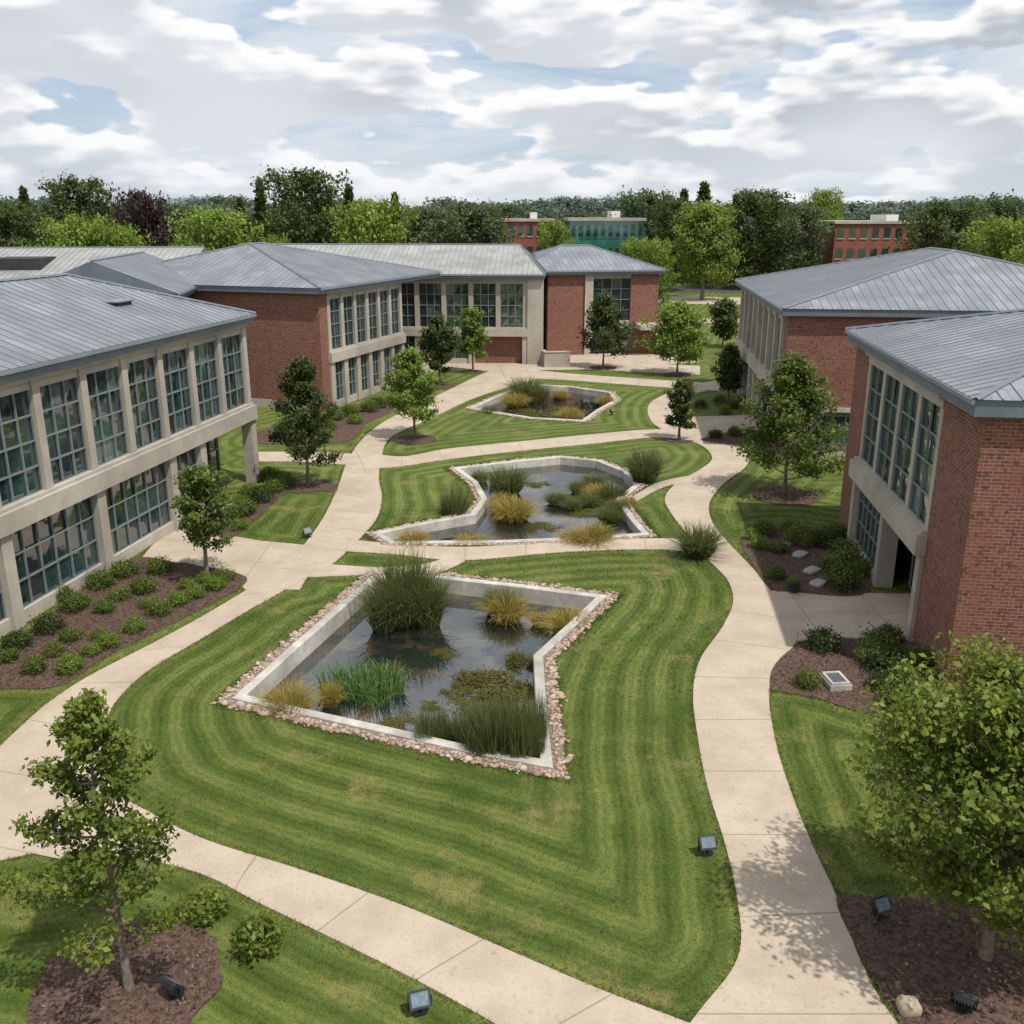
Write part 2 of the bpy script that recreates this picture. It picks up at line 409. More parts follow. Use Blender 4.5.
def bldF():
    b=Bld('school_hall')
    fr,L=frame((-62,74),(-27,79))
    b.box(('walls','brick'),fr,0,L,-22,0,0,7.6)
    for i in range(6): window(b,fr,2+i*5.5,5.5+i*5.5,4.4,6.8,4,2,n=.06)
    hip_roof(b,fr,0,L,-22,.1,7.6,10.2,mk='roof_light',h0=0,h1=0)
    b.box(('solar_panels','darkmetal'),fr,11,19,-7,-2.5,8.2,9.25)
    b.box(('clerestory','dark'),fr,20,24,-7.5,-3,8.2,9.6)
    b.build()
    b=Bld('school_wing')
    fr,L=frame((-21.5,61.5),(-23.5,75))
    b.box(('walls','fascia'),fr,0,L,-9,0,0,7.9)
    window(b,fr,2,4,4.6,6.6,3,2,n=.06)
    hip_roof(b,fr,0,L,-9,.0,7.9,10.3,mk='roof',h0=0,h1=0)
    b.build()
bldF()
def box_building(name,x0,x1,y,dep,h,mk,floors,nb,gl='glass',fm='white'):
    b=Bld(name); fr,L=frame((x0,y),(x1,y))
    b.box(('walls',mk),fr,0,L,-dep,0,0,h)
    b.box(('parapet','concrete'),fr,-.3,L+.3,-dep-.3,.3,h,h+.5)
    b.box(('rooftop_unit','white'),fr,L*.6,L*.72,-dep*.7,-dep*.3,h+.5,h+1.7)
    fh=h/floors; bw=L/nb
    for j in range(floors):
        for i in range(nb):
            u=i*bw+bw*.22; 
            b.face(('windows',gl),[fpt(fr,u,.05,j*fh+fh*.3),fpt(fr,u+bw*.56,.05,j*fh+fh*.3),fpt(fr,u+bw*.56,.05,j*fh+fh*.8),fpt(fr,u,.05,j*fh+fh*.8)],[(0,0)]*4)
            b.box(('window_frames',fm),fr,u-.1,u+bw*.56+.1,.0,.12,j*fh+fh*.3-.2,j*fh+fh*.3)
    b.build()
M['redbrick']=pmat('distant_red_brick',(.21,.075,.052),(.26,.10,.072),.6,.9,0)
box_building('distant_brick_building',-3,8.2,195,18,11.8,'redbrick',3,6,fm='concrete')
box_building('distant_glass_building',10.5,24,180,20,12.0,'greenglass',3,10,gl='glass',fm='greenglass')
box_building('distant_brick_building',62,82,190,22,11.4,'redbrick',3,9,fm='concrete')
box_building('distant_brick_building',82,100,186,20,9.4,'redbrick',3,9,fm='concrete')

# ---------- spline helpers ----------
def cr(P,n=8,closed=False):
    P=np.array(P,float); out=[]
    m=len(P); rngi=range(m if closed else m-1)
    for i in rngi:
        if closed: p0,p1,p2,p3=P[(i-1)%m],P[i],P[(i+1)%m],P[(i+2)%m]
        else: p0,p1,p2,p3=P[max(i-1,0)],P[i],P[i+1],P[min(i+2,m-1)]
        for t in np.linspace(0,1,n,endpoint=False):
            out.append(.5*((2*p1)+(-p0+p2)*t+(2*p0-5*p1+4*p2-p3)*t*t+(-p0+3*p1-3*p2+p3)*t**3))
    if not closed: out.append(P[-1])
    return np.array(out)
def area(P): 
    x,y=P[:,0],P[:,1]; return .5*np.sum(x*np.roll(y,-1)-y*np.roll(x,-1))
def ccw(P): return P if area(P)>0 else P[::-1].copy()
def inpoly(pts,poly):
    x,y=pts[:,0],pts[:,1]; ins=np.zeros(len(pts),bool)
    px,py=poly[:,0],poly[:,1]; qx,qy=np.roll(px,-1),np.roll(py,-1)
    for i in range(len(poly)):
        c=((py[i]>y)!=(qy[i]>y))
        if not c.any(): continue
        xi=(qx[i]-px[i])*(y-py[i])/((qy[i]-py[i])+1e-12)+px[i]
        ins^=(c&(x<xi))
    return ins
def inset(P,d):
    P=ccw(np.array(P,float)); out=[]
    m=len(P)
    for i in range(m):
        a,b_,c=P[i-1],P[i],P[(i+1)%m]
        e1=(b_-a)/np.linalg.norm(b_-a); e2=(c-b_)/np.linalg.norm(c-b_)
        n1=np.array([-e1[1],e1[0]]); n2=np.array([-e2[1],e2[0]]); nn=n1+n2; nn/=max(np.linalg.norm(nn),1e-6)
        k=1/max(.45,nn.dot(n1)); out.append(b_+nn*d*k)
    return np.array(out)
edges=[]; solid=[]
def flat(name,poly,z,mk,smooth=True,thick=.06,mow=True,n=6,pix=True):
    P=np.array([G(*p) for p in poly]) if pix else np.array(poly,float)
    if smooth: P=cr(P,n,True)
    P=ccw(P); solid.append(P)
    if mow: edges.append(np.vstack([P,P[:1]]))
    m=len(P)
    V=[(x,y,z) for x,y in P]+[(x,y,z-thick) for x,y in P]
    tri=geometry.tessellate_polygon([[Vector((x,y,0)) for x,y in P]])
    Fc=[list(t) for t in tri]+[[i,(i+1)%m,(i+1)%m+m,i+m] for i in range(m)]
    me=bpy.data.meshes.new(name); me.from_pydata(V,[],Fc); me.materials.append(M[mk])
    ul=me.uv_layers.new(name='UVMap')
    idx=np.zeros(len(me.loops),np.int32); me.loops.foreach_get('vertex_index',idx)
    va=np.array(V)[:,:2]; ul.data.foreach_set('uv',va[idx].astype(np.float32).ravel())
    return link(bpy.data.objects.new(name,me))
def ribbon(name,pairs,z,mk='path',n=8):
    L=cr([G(a,b) for a,b,c,d in pairs],n); R=cr([G(c,d) for a,b,c,d in pairs],n)
    C=(L+R)/2; s=np.concatenate([[0],np.cumsum(np.linalg.norm(np.diff(C,axis=0),axis=1))])
    P=ccw(np.vstack([L,R[::-1]])); solid.append(P); edges.append(L); edges.append(R)
    m=len(L); V=[];uv=[]
    for i in range(m):
        V+=[(*L[i],z-.06),(*L[i],z),(*R[i],z),(*R[i],z-.06)]; uv+=[(.65,s[i]),(.65,s[i]),(1.85,s[i]),(1.85,s[i])]
    Fc=[]; 
    for i in range(m-1):
        for k in range(3): Fc.append([i*4+k,i*4+k+1,i*4+k+5,i*4+k+4])
    me=bpy.data.meshes.new(name); me.from_pydata(V,[],Fc); me.materials.append(M[mk])
    ul=me.uv_layers.new(name='UVMap'); idx=np.zeros(len(me.loops),np.int32); me.loops.foreach_get('vertex_index',idx)
    ul.data.foreach_set('uv',np.array(uv,np.float32)[idx].ravel())
    return link(bpy.data.objects.new(name,me))
ribbon('path',[(-150,770,-150,870),(-40,765,-20,864),(60,772,50,852),(125,800,130,858),(200,838,200,874),(300,870,262,905),(400,905,345,945),(500,947,430,988),(600,990,515,1036),(690,1024,620,1100),(780,1060,730,1190)],.020)
ribbon('path',[(-90,830,60,860),(-30,775,112,800),(20,728,106,745),(50,702,112,708),(90,676,147,672),(150,645,200,640),(200,618,250,610),(250,588,300,582),(290,560,330,566),(308,540,352,547),(325,515,376,520),(338,487,382,498),(347,462,379,478),(360,442,382,456),(378,426,392,437),(410,408,432,418),(445,392,470,400),(478,376,505,388),(505,365,540,378)],.024)
ribbon('path',[(600,1150,1010,1150),(690,1024,897,1024),(737,960,860,960),(738,905,838,900),(725,845,812,845),(708,790,790,790),(698,740,775,740),(693,695,769,695),(700,660,776,665),(722,628,797,640),(733,602,790,610),(727,580,768,588),(708,560,752,568),(690,538,730,545),(672,515,712,522),(665,498,710,502),(678,482,725,483),(700,470,745,468),(712,458,748,455),(700,445,735,443),(670,434,705,433),(652,422,688,424),(648,408,675,410),(658,398,682,399),(690,386,705,391),(740,376,745,384)],.028)
ribbon('path',[(350,540,345,552),(400,545,395,555),(440,547,440,560),(480,547,480,560),(560,542,560,553),(640,539,640,550),(685,540,690,553),(715,545,725,565)],.032)
ribbon('path',[(318,564,308,578),(380,568,380,575),(428,564,434,574),(455,553,465,562)],.036)
ribbon('path',[(355,450,365,470),(400,457,400,467),(450,449,455,459),(520,442,525,451),(590,435,595,444),(650,430,655,438),(700,430,700,442)],.040)
ribbon('path',[(500,366,505,378),(560,373,560,380),(640,379,640,386),(720,384,720,391)],.044)
ribbon('path',[(255,452,255,462),(300,452,300,462),(355,454,355,466)],.016)
ribbon('path',[(470,362,470,371),(540,362,545,370),(600,362,600,370),(700,366,700,375)],.012)
ribbon('path',[(632,497,636,502),(660,482,666,487),(700,474,712,478)],.016)
flat('plaza',[(135,566),(150,548),(190,508),(240,500),(262,505),(225,535),(262,541),(305,545),(325,548),(300,590),(245,590),(232,574),(185,563)],.012,'path',smooth=False)
flat('plaza',[(755,590),(795,592),(845,593),(985,595),(985,642),(912,641),(835,638),(795,642),(765,650)],.016,'path',smooth=False)
flat('plaza',[(690,417),(760,415),(790,430),(745,432),(700,434)],.020,'path',smooth=False)
flat('plaza',[(270,352),(640,352),(700,362),(640,366),(500,370),(430,372)],.008,'path',smooth=False)
# ---------- mulch beds ----------
beds=[
 [(-40,670),(0,652),(60,608),(130,560),(180,564),(238,574),(243,586),(190,615),(110,655),(60,686),(0,690),(-40,700)],
 [(215,525),(262,500),(300,484),(330,484),(335,492),(290,492),(255,520),(228,540)],
 [(262,432),(300,420),(385,400),(394,410),(366,424),(345,442),(262,444)],
 [(742,545),(760,530),(800,525),(838,540),(868,592),(790,592),(770,586)],
 [(770,688),(775,665),(800,645),(835,640),(912,643),(945,690),(960,725),(880,718),(820,700),(785,693)],
 [(836,900),(870,898),(1100,905),(1200,1050),(940,1100),(900,1024),(865,965)],
 [(700,440),(745,432),(780,430),(830,450),(800,462),(750,448)]]
for bp in beds: flat('mulch_bed',bp,.034,'mulch')
def disc(px,py,r):
    x,y=G(px,py); k=18
    P=[(x+r*(1+random.uniform(-.04,.04))*math.cos(i/k*6.2832),y+r*(1+random.uniform(-.04,.04))*math.sin(i/k*6.2832)) for i in range(k)]
    flat('mulch_ring',P,.038,'mulch',pix=False,mow=False)
disc(127,985,1.62)
for px,py,r in ((308,486,1.3),(415,440,1.3),(679,440,.9),(785,496,1.6),(440,386,1.2),(473,372,1.0),(603,368,1.2),(677,375,1.2)): disc(px,py,r)
chips=[]
for bp in beds[:1]+beds[3:6]:
    P=np.array([G(*q) for q in bp]); lo=P.min(0);hi=P.max(0); n=int((hi-lo).prod()*60)
    p=rng.uniform(lo,hi,(n,2)); p=p[inpoly(p,ccw(P))]; chips.append(p)
cx,cy=G(127,985); q=rng.uniform(-1.6,1.6,(1200,2)); q=q[np.hypot(q[:,0],q[:,1])<1.55]; chips.append(q+np.array([cx,cy]))
chips=np.vstack(chips); n=len(chips)
# ---------- ponds ----------
ponds=[
 dict(p=[(232,700),(290,648),(372,577),(440,577),(522,586),(607,597),(575,628),(543,658),(547,715),(553,770),(480,757),(390,736),(300,716)],w=-.5),
 dict(p=[(372,534),(430,522),(470,515),(481,500),(472,483),(453,469),(510,462),(560,457),(600,461),(628,472),(640,486),(622,501),(636,520),(650,536),(600,540),(500,544),(390,545)],w=-.35),
 dict(p=[(468,409),(495,397),(528,385),(570,387),(612,393),(618,401),(600,411),(585,422),(530,419)],w=-.35)]
stV=[];stQ=[];stS=[];nst=0
def stone_proto(sub=1):
    me=bpy.data.meshes.new('t'); import bmesh
    bm=bmesh.new(); bmesh.ops.create_icosphere(bm,subdivisions=sub,radius=1); bm.to_mesh(me); bm.free()
    v=np.array([x.co[:] for x in me.vertices]); f=np.array([p.vertices[:] for p in me.polygons]); bpy.data.meshes.remove(me); return v,f
SV,SF=stone_proto()
pondP=[]
for pi,pd in enumerate(ponds):
    P=ccw(np.array([G(*q) for q in pd['p']])); pondP.append(P)
    ow=.38 if pi==0 else .25
    solid.append(inset(P,-ow+.05))
    m=len(P); I=inset(P,.30); zw=pd['w']; zt=.08
    rings=[(P,-.3),(P,zt-.02),(inset(P,.025),zt),(inset(P,.275),zt),(I,zt-.02),(I,-1.0)]
    V=[];Fc=[]
    for R,z in rings: V+=[(x,y,z) for x,y in R]
    for r in range(len(rings)-1):
        for i in range(m): Fc.append([r*m+i,r*m+(i+1)%m,(r+1)*m+(i+1)%m,(r+1)*m+i])
    me=bpy.data.meshes.new('pond_curb'); me.from_pydata(V,[],Fc); me.materials.append(M['coping'])
    link(bpy.data.objects.new('pond_curb',me))
    W=inset(P,.2); tri=geometry.tessellate_polygon([[Vector((x,y,0)) for x,y in W]])
    me=bpy.data.meshes.new('pond_water'); me.from_pydata([(x,y,zw) for x,y in W],[],[list(t) for t in tri]); me.materials.append(M['water'])
    link(bpy.data.objects.new('pond_water',me))
    O=inset(P,-ow+.06); Q=inset(P,.02)
    V=[(x,y,.02) for x,y in Q]+[(x,y,.02) for x,y in O]
    me=bpy.data.meshes.new('edging_bed'); me.from_pydata(V,[],[[i,(i+1)%m,(i+1)%m+m,i+m] for i in range(m)]); me.materials.append(M['stone'])
    link(bpy.data.objects.new('edging_bed',me))
    for i in range(m):
        a,b_=P[i],P[(i+1)%m]; oa,ob=O[i],O[(i+1)%m]; Ls=np.linalg.norm(b_-a); k=int(Ls*(40 if pi==0 else 18))
        for _ in range(k):
            t=random.random(); s=random.uniform(.05,1.0)+abs(random.gauss(0,.22)); c=(a*(1-t)+b_*t)*(1-s)+(oa*(1-t)+ob*t)*s
            r=random.uniform(.03,.08)*(1 if pi==0 else 1.15)*(1.5 if random.random()<.12 else 1)
            v=SV*(1+rng.normal(0,.13,(len(SV),1)))*np.array([r*random.uniform(.8,1.4),r*random.uniform(.8,1.3),r*.7])
            an=random.uniform(0,6.28); ca,sa=math.cos(an),math.sin(an)
            v=np.stack([v[:,0]*ca-v[:,1]*sa+c[0],v[:,0]*sa+v[:,1]*ca+c[1],v[:,2]+.035],1)
            stV.append(v); stQ.append(SF+nst); nst+=len(v); stS.append(np.full(len(v),random.random()))
def rampmat(name,cols,rough=.85):
    m,nt,b=newmat(name); at=nt.nodes.new('ShaderNodeAttribute'); at.attribute_name='shade'
    c=nt.nodes.new('ShaderNodeValToRGB'); nt.links.new(at.outputs['Fac'],c.inputs[0]); e=c.color_ramp.elements
    e[0].color=(*cols[0][1],1); e[1].color=(*cols[-1][1],1)
    for p_,c_ in cols[1:-1]: e.new(p_).color=(*c_,1)
    nt.links.new(c.outputs[0],b.inputs['Base Color']); b.inputs['Roughness'].default_value=rough; return m
m=rampmat('edging_stone',[(0,(.25,.16,.115)),(.3,(.36,.24,.17)),(.55,(.38,.30,.235)),(.75,(.25,.20,.17)),(1,(.48,.43,.36))])
link(bpy.data.objects.new('stone_edging',qmesh('stone_edging',np.vstack(stV),np.vstack(stQ),[m],shade=np.concatenate(stS))))

# ---------- ground ----------
kdpts=[]
for E_ in edges:
    for i in range(len(E_)-1):
        a,b_=E_[i],E_[i+1]; k=max(1,int(np.linalg.norm(b_-a)/.2))
        for t in range(k): kdpts.append(a+(b_-a)*t/k)
kd=kdtree.KDTree(len(kdpts))
for i,p in enumerate(kdpts): kd.insert((p[0],p[1],0),i)
kd.balance()
def mow(x,y): return kd.find((x,y,0))[2]
gx=np.arange(-30,31,.4); gy=np.arange(7,100,.4); X,Y=np.meshgrid(gx,gy); pts=np.stack([X.ravel(),Y.ravel()],1)
keep=np.ones(len(pts),bool)
for P in pondP: keep&=~inpoly(pts,P)
pts=pts[keep]
verts=[Vector((a,b_)) for a,b_ in pts]; ed=[]
for P in pondP:
    Q=inset(P,.1); s=len(verts); verts+=[Vector((a,b_)) for a,b_ in Q]; ed+=[(s+i,s+(i+1)%len(Q)) for i in range(len(Q))]
for r in (150,400,2500):
    for k in range(24): verts.append(Vector((r*math.cos(k/24*6.2832),50+r*math.sin(k/24*6.2832))))
res=geometry.delaunay_2d_cdt(verts,ed,[],0,1e-4)
gv=np.array([v[:] for v in res[0]]); gf=np.array([f for f in res[2]])
cen=gv[gf].mean(1); k=np.ones(len(gf),bool)
for P in pondP: k&=~inpoly(cen,inset(P,.1))
gf=gf[k]
mw=np.array([min(mow(a,b_),30) if abs(a)<40 and b_<110 else 0 for a,b_ in gv])
link(bpy.data.objects.new('ground',qmesh('ground',np.column_stack([gv,np.zeros(len(gv))]),gf,[M['grass']],shade=mw,attr='mow')))
def mkblades(p,h,w,lean=.03):
    p=p[np.abs(p[:,0])<p[:,1]*.56+2]
    k=np.ones(len(p),bool)
    for P in solid: k&=~inpoly(p,P)
    p=p[k]; n=len(p)
    an=rng.uniform(0,6.28,n); hh=h*rng.uniform(.5,1.2,n); ln=rng.uniform(-lean,lean,(n,2))
    dx=np.cos(an)*w/2; dy=np.sin(an)*w/2
    V=np.empty((n,3,3)); V[:,0]=np.stack([p[:,0]-dx,p[:,1]-dy,np.zeros(n)],1); V[:,1]=np.stack([p[:,0]+dx,p[:,1]+dy,np.zeros(n)],1)
    V[:,2]=np.stack([p[:,0]+ln[:,0],p[:,1]+ln[:,1],hh],1)
    mv=np.repeat([mow(a,b_) for a,b_ in p],3)
    return V.reshape(-1,3),mv
def rnd(n,x0,x1,y0,y1): return np.stack([rng.uniform(x0,x1,n),rng.uniform(y0,y1,n)],1)
bl=[mkblades(rnd(400000,-15,15,11,24),.035,.014),mkblades(rnd(200000,-20,20,24,42),.045,.026)]
ep=np.array(kdpts); ep=ep[(ep[:,1]>10)&(ep[:,1]<60)]
for P in pondP[:2]:
    O=inset(P,-.36)
    for i in range(len(O)):
        a,b_=O[i-1],O[i]; k=int(np.linalg.norm(b_-a)/.2)+1
        ep=np.vstack([ep,a+(b_-a)*np.linspace(0,1,k)[:,None]])
e1=np.repeat(ep,34,0); e1=e1+rng.normal(0,.085,e1.shape)
bl.append(mkblades(e1,.085,.022,.09))
V=np.vstack([a for a,_ in bl]); link(bpy.data.objects.new('lawn_grass',qmesh('lawn_grass',V,np.arange(len(V)).reshape(-1,3),[M['grass']],shade=np.concatenate([a for _,a in bl]),attr='mow')))

# ---------- vegetation ----------
def leaves(C,size,out=None,r=rng,aspect=.6):
    n=len(C); d=r.normal(size=(n,3)); d[:,2]+=.1; d/=np.linalg.norm(d,axis=1)[:,None]
    q=r.normal(size=(n,3)); 
    if out is not None: q=q*.6+out
    s=np.cross(d,q); s/=np.linalg.norm(s,axis=1)[:,None]+1e-9
    nn=np.cross(s,d)
    L=size*r.uniform(.6,1.3,n)[:,None]
    V=np.stack([C-d*L*.5,C+s*L*aspect*.5+nn*L*.1,C+d*L*.5,C-s*L*aspect*.5+nn*L*.1],1)
    return V.reshape(-1,3),np.arange(4*n).reshape(-1,4)
v,q=leaves(np.column_stack([chips,np.full(n,.05)])+rng.normal(0,.006,(n,3)),.085,np.tile([0,0,1.2],(n,1)),rng,.4)
mcm=rampmat('bark_chip',[(0,(.035,.02,.015)),(.5,(.10,.06,.045)),(1,(.20,.135,.10))])
link(bpy.data.objects.new('bark_chips',qmesh('bark_chips',v,q,[mcm],shade=np.repeat(rng.uniform(0,1,n),4))))
def tube(pts,rad,k=7):
    pts=np.array(pts,float); V=[];Q=[]
    for i,p in enumerate(pts):
        d=pts[min(i+1,len(pts)-1)]-pts[max(i-1,0)]; d/=np.linalg.norm(d)+1e-9
        a=np.cross(d,[.3,1,.1]); a/=np.linalg.norm(a)+1e-9; b_=np.cross(d,a)
        for j in range(k):
            t=j/k*2*math.pi; V.append(p+rad[i]*(a*math.cos(t)+b_*math.sin(t)))
    for i in range(len(pts)-1):
        for j in range(k): Q.append([i*k+j,i*k+(j+1)%k,(i+1)*k+(j+1)%k,(i+1)*k+j])
    return np.array(V),np.array(Q)
def prof_oval(s): return (max(0,1-s)**.55)*(.62+.9*s)*.95 if s<1 else 0
def prof_pyr(s): return (max(0,1-s)**.75)*(.85+.35*min(1,s*4))*.95
def prof_cone(s): return (1-s)*.95+.05
def prof_round(s): return math.sqrt(max(0,1-(2*s-.85)**2/1.35))
def tree_mesh(name,h,w,leafm,nleaf=6000,leaf=.13,cb=.28,limbs=26,prof=prof_oval,seed=1,sig=.2,trunk=.09,droop=0.,side=5,irr=(.6,1.2),twigs=True):
    r=np.random.default_rng(seed); R=random.Random(seed)
    V=[];Q=[];nv=0
    def add(v,q):
        nonlocal nv
        V.append(v);Q.append(q+nv);nv+=len(v)
    wob=[(0,0)]
    for i in range(7): wob.append((wob[-1][0]+R.uniform(-.02,.02)*h*.4,wob[-1][1]+R.uniform(-.02,.02)*h*.4))
    tp=np.array([(wob[i][0],wob[i][1],h*.95*i/7) for i in range(8)]); tp[0,2]=-.1
    add(*tube(tp,[trunk*(1.35 if i==0 else 1)*(1-.85*i/7) for i in range(8)],8))
    cl=[];cw=[]
    for i in range(limbs):
        s=((i+.5)/limbs)**.9; z=h*(cb+(1-cb)*s*.94); t=z/(h*.95)*7; k=min(int(t),6); st=tp[k]+(tp[k+1]-tp[k])*(t-k)
        Lr=w/2*prof(s)*R.uniform(*irr); az=i*2.399+R.uniform(-.4,.4)
        el=math.radians(R.uniform(15,40)+30*s-55*droop*(1-s*.3))
        rise=Lr*math.tan(el)*.6
        if z+rise>h: rise=max(0,h-z)*.9
        st2=st-np.array([0,0,min(rise*.6,z-h*cb*.75) if z>h*cb*.8 else 0])
        pp=[];
        for q in (0,.25,.5,.75,1):
            pp.append(st2+np.array([math.cos(az)*Lr*q,math.sin(az)*Lr*q,rise*(1.3*q**1.3)])+np.array([R.uniform(-1,1),R.uniform(-1,1),R.uniform(-1,1)])*Lr*.05)
        add(*tube(pp,[trunk*.36*(1-.85*q)*(1-.5*s)+.004 for q in (0,.25,.5,.75,1)],5))
        pp=np.array(pp)
        for q in np.linspace(.35,1,side):
            k=min(int(q*4),3); bp_=pp[k]+(pp[k+1]-pp[k])*(q*4-k)
            for sgn in (-1,1):
                a2=az+sgn*R.uniform(.5,1.2); l2=Lr*R.uniform(.16,.38)*(1.2-q*.5)
                tip=bp_+np.array([math.cos(a2)*l2,math.sin(a2)*l2,l2*R.uniform(-.1,.7)])
                if twigs: add(*tube([bp_,(bp_+tip)/2+[0,0,l2*.05],tip],[.012+trunk*.05,.008,.004],3))
                for u in (.5,1.0): cl.append(bp_+(tip-bp_)*u); cw.append(1.)
            cl.append(bp_); cw.append(.5)
    for u in (.8,.88,.95): cl.append(tp[-1]*u+tp[0]*(1-u)); cw.append(2.)
    cl=np.array(cl);cw=np.array(cw)*r.uniform(.15,1.7,len(cw)); cw/=cw.sum()
    id_=r.choice(len(cl),nleaf,p=cw); sg=sig*w/2.8
    C=cl[id_]+r.normal(0,sg,(nleaf,3))*np.array([1,1,.75])
    cen=np.array([tp[4][0],tp[4][1],h*(cb+.4*(1-cb))])
    out=(C-cen); out/=np.linalg.norm(out,axis=1)[:,None]+1e-9; out[:,2]+=.5
    lv,lq=leaves(C,leaf,out,r)
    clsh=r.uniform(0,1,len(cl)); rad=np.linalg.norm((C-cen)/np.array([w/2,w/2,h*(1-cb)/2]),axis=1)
    sh=np.clip(clsh[id_]*.4+r.uniform(0,.35,nleaf)+.6*np.clip(rad-.45,0,1)-.05,0,1)  # crown shading painted into leaf colour: dark interior, brighter outer leaves
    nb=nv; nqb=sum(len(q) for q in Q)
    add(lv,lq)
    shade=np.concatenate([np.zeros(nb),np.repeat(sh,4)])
    return qmesh(name,np.vstack(V),np.vstack(Q),[M['bark'],leafm],mi=np.concatenate([np.zeros(nqb),np.ones(nleaf)]),shade=shade)
def put(name,me,x,y,s=(1,1,1),rz=0,z=0,parent=None):
    o=bpy.data.objects.new(name,me); o.location=(x,y,z); o.scale=s; o.rotation_euler=(0,0,rz); return link(o,parent)
def tree(name,bx,by,ty,wpx,mk,seed,**k):
    x,y=G(bx,by); h=Hz(y,ty); w=wpx*(y*1.03)/FOC
    put(name,tree_mesh(name,h,w,M[mk],seed=seed,**k),x,y)
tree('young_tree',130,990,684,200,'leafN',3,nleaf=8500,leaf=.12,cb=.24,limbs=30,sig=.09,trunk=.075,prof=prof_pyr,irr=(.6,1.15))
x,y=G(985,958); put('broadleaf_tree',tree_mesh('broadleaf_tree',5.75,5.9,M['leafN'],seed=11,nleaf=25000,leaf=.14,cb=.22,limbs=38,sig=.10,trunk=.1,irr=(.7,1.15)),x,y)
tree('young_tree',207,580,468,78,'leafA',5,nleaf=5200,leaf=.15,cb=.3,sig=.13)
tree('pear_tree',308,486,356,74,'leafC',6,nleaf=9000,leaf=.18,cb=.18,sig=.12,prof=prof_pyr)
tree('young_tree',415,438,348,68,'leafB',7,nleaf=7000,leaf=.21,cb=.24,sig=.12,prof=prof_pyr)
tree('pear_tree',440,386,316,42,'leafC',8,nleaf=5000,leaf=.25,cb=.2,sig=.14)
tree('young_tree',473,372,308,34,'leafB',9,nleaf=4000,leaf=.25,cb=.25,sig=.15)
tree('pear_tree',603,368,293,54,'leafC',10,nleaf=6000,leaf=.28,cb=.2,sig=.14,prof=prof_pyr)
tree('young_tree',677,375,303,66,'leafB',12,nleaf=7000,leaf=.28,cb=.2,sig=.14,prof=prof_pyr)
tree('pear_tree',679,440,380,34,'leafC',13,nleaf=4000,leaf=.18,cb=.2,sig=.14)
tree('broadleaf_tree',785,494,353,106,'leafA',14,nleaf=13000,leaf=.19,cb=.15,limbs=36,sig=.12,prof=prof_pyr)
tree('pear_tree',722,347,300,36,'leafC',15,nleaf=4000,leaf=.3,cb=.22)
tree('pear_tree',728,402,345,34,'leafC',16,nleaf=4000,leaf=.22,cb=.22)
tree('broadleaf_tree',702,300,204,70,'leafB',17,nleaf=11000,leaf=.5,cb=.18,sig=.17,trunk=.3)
fk=dict(twigs=False,irr=(.75,1.15))
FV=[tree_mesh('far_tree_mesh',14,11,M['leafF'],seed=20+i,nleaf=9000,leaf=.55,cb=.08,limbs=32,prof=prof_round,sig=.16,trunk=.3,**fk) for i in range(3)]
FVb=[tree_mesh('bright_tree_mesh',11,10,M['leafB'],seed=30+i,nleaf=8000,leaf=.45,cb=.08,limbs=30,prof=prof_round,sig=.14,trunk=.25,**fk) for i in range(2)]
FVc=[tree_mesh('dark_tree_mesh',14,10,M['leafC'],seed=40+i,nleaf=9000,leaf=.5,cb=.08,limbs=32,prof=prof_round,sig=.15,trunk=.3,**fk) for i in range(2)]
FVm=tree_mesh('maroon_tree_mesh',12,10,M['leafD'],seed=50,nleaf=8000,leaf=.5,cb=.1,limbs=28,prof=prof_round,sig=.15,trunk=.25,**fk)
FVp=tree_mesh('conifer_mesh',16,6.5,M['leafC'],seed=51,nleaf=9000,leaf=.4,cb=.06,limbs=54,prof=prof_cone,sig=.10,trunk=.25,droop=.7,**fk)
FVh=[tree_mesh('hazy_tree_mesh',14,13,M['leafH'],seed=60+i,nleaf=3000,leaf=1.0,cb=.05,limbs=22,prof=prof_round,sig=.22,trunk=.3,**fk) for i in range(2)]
def at_px(name,me,h0,px,Y,ty,wpx=None,w0=10,parent=None):
    t=Y/(CP+SP*(512-ty)/FOC); X=(px-512)/FOC*t; h=Hz(Y,ty); s=h/h0
    sx=s if wpx is None else wpx*t/FOC/w0
    put(name,me,X,Y,(sx,sx,s),random.uniform(0,6.28),parent=parent)
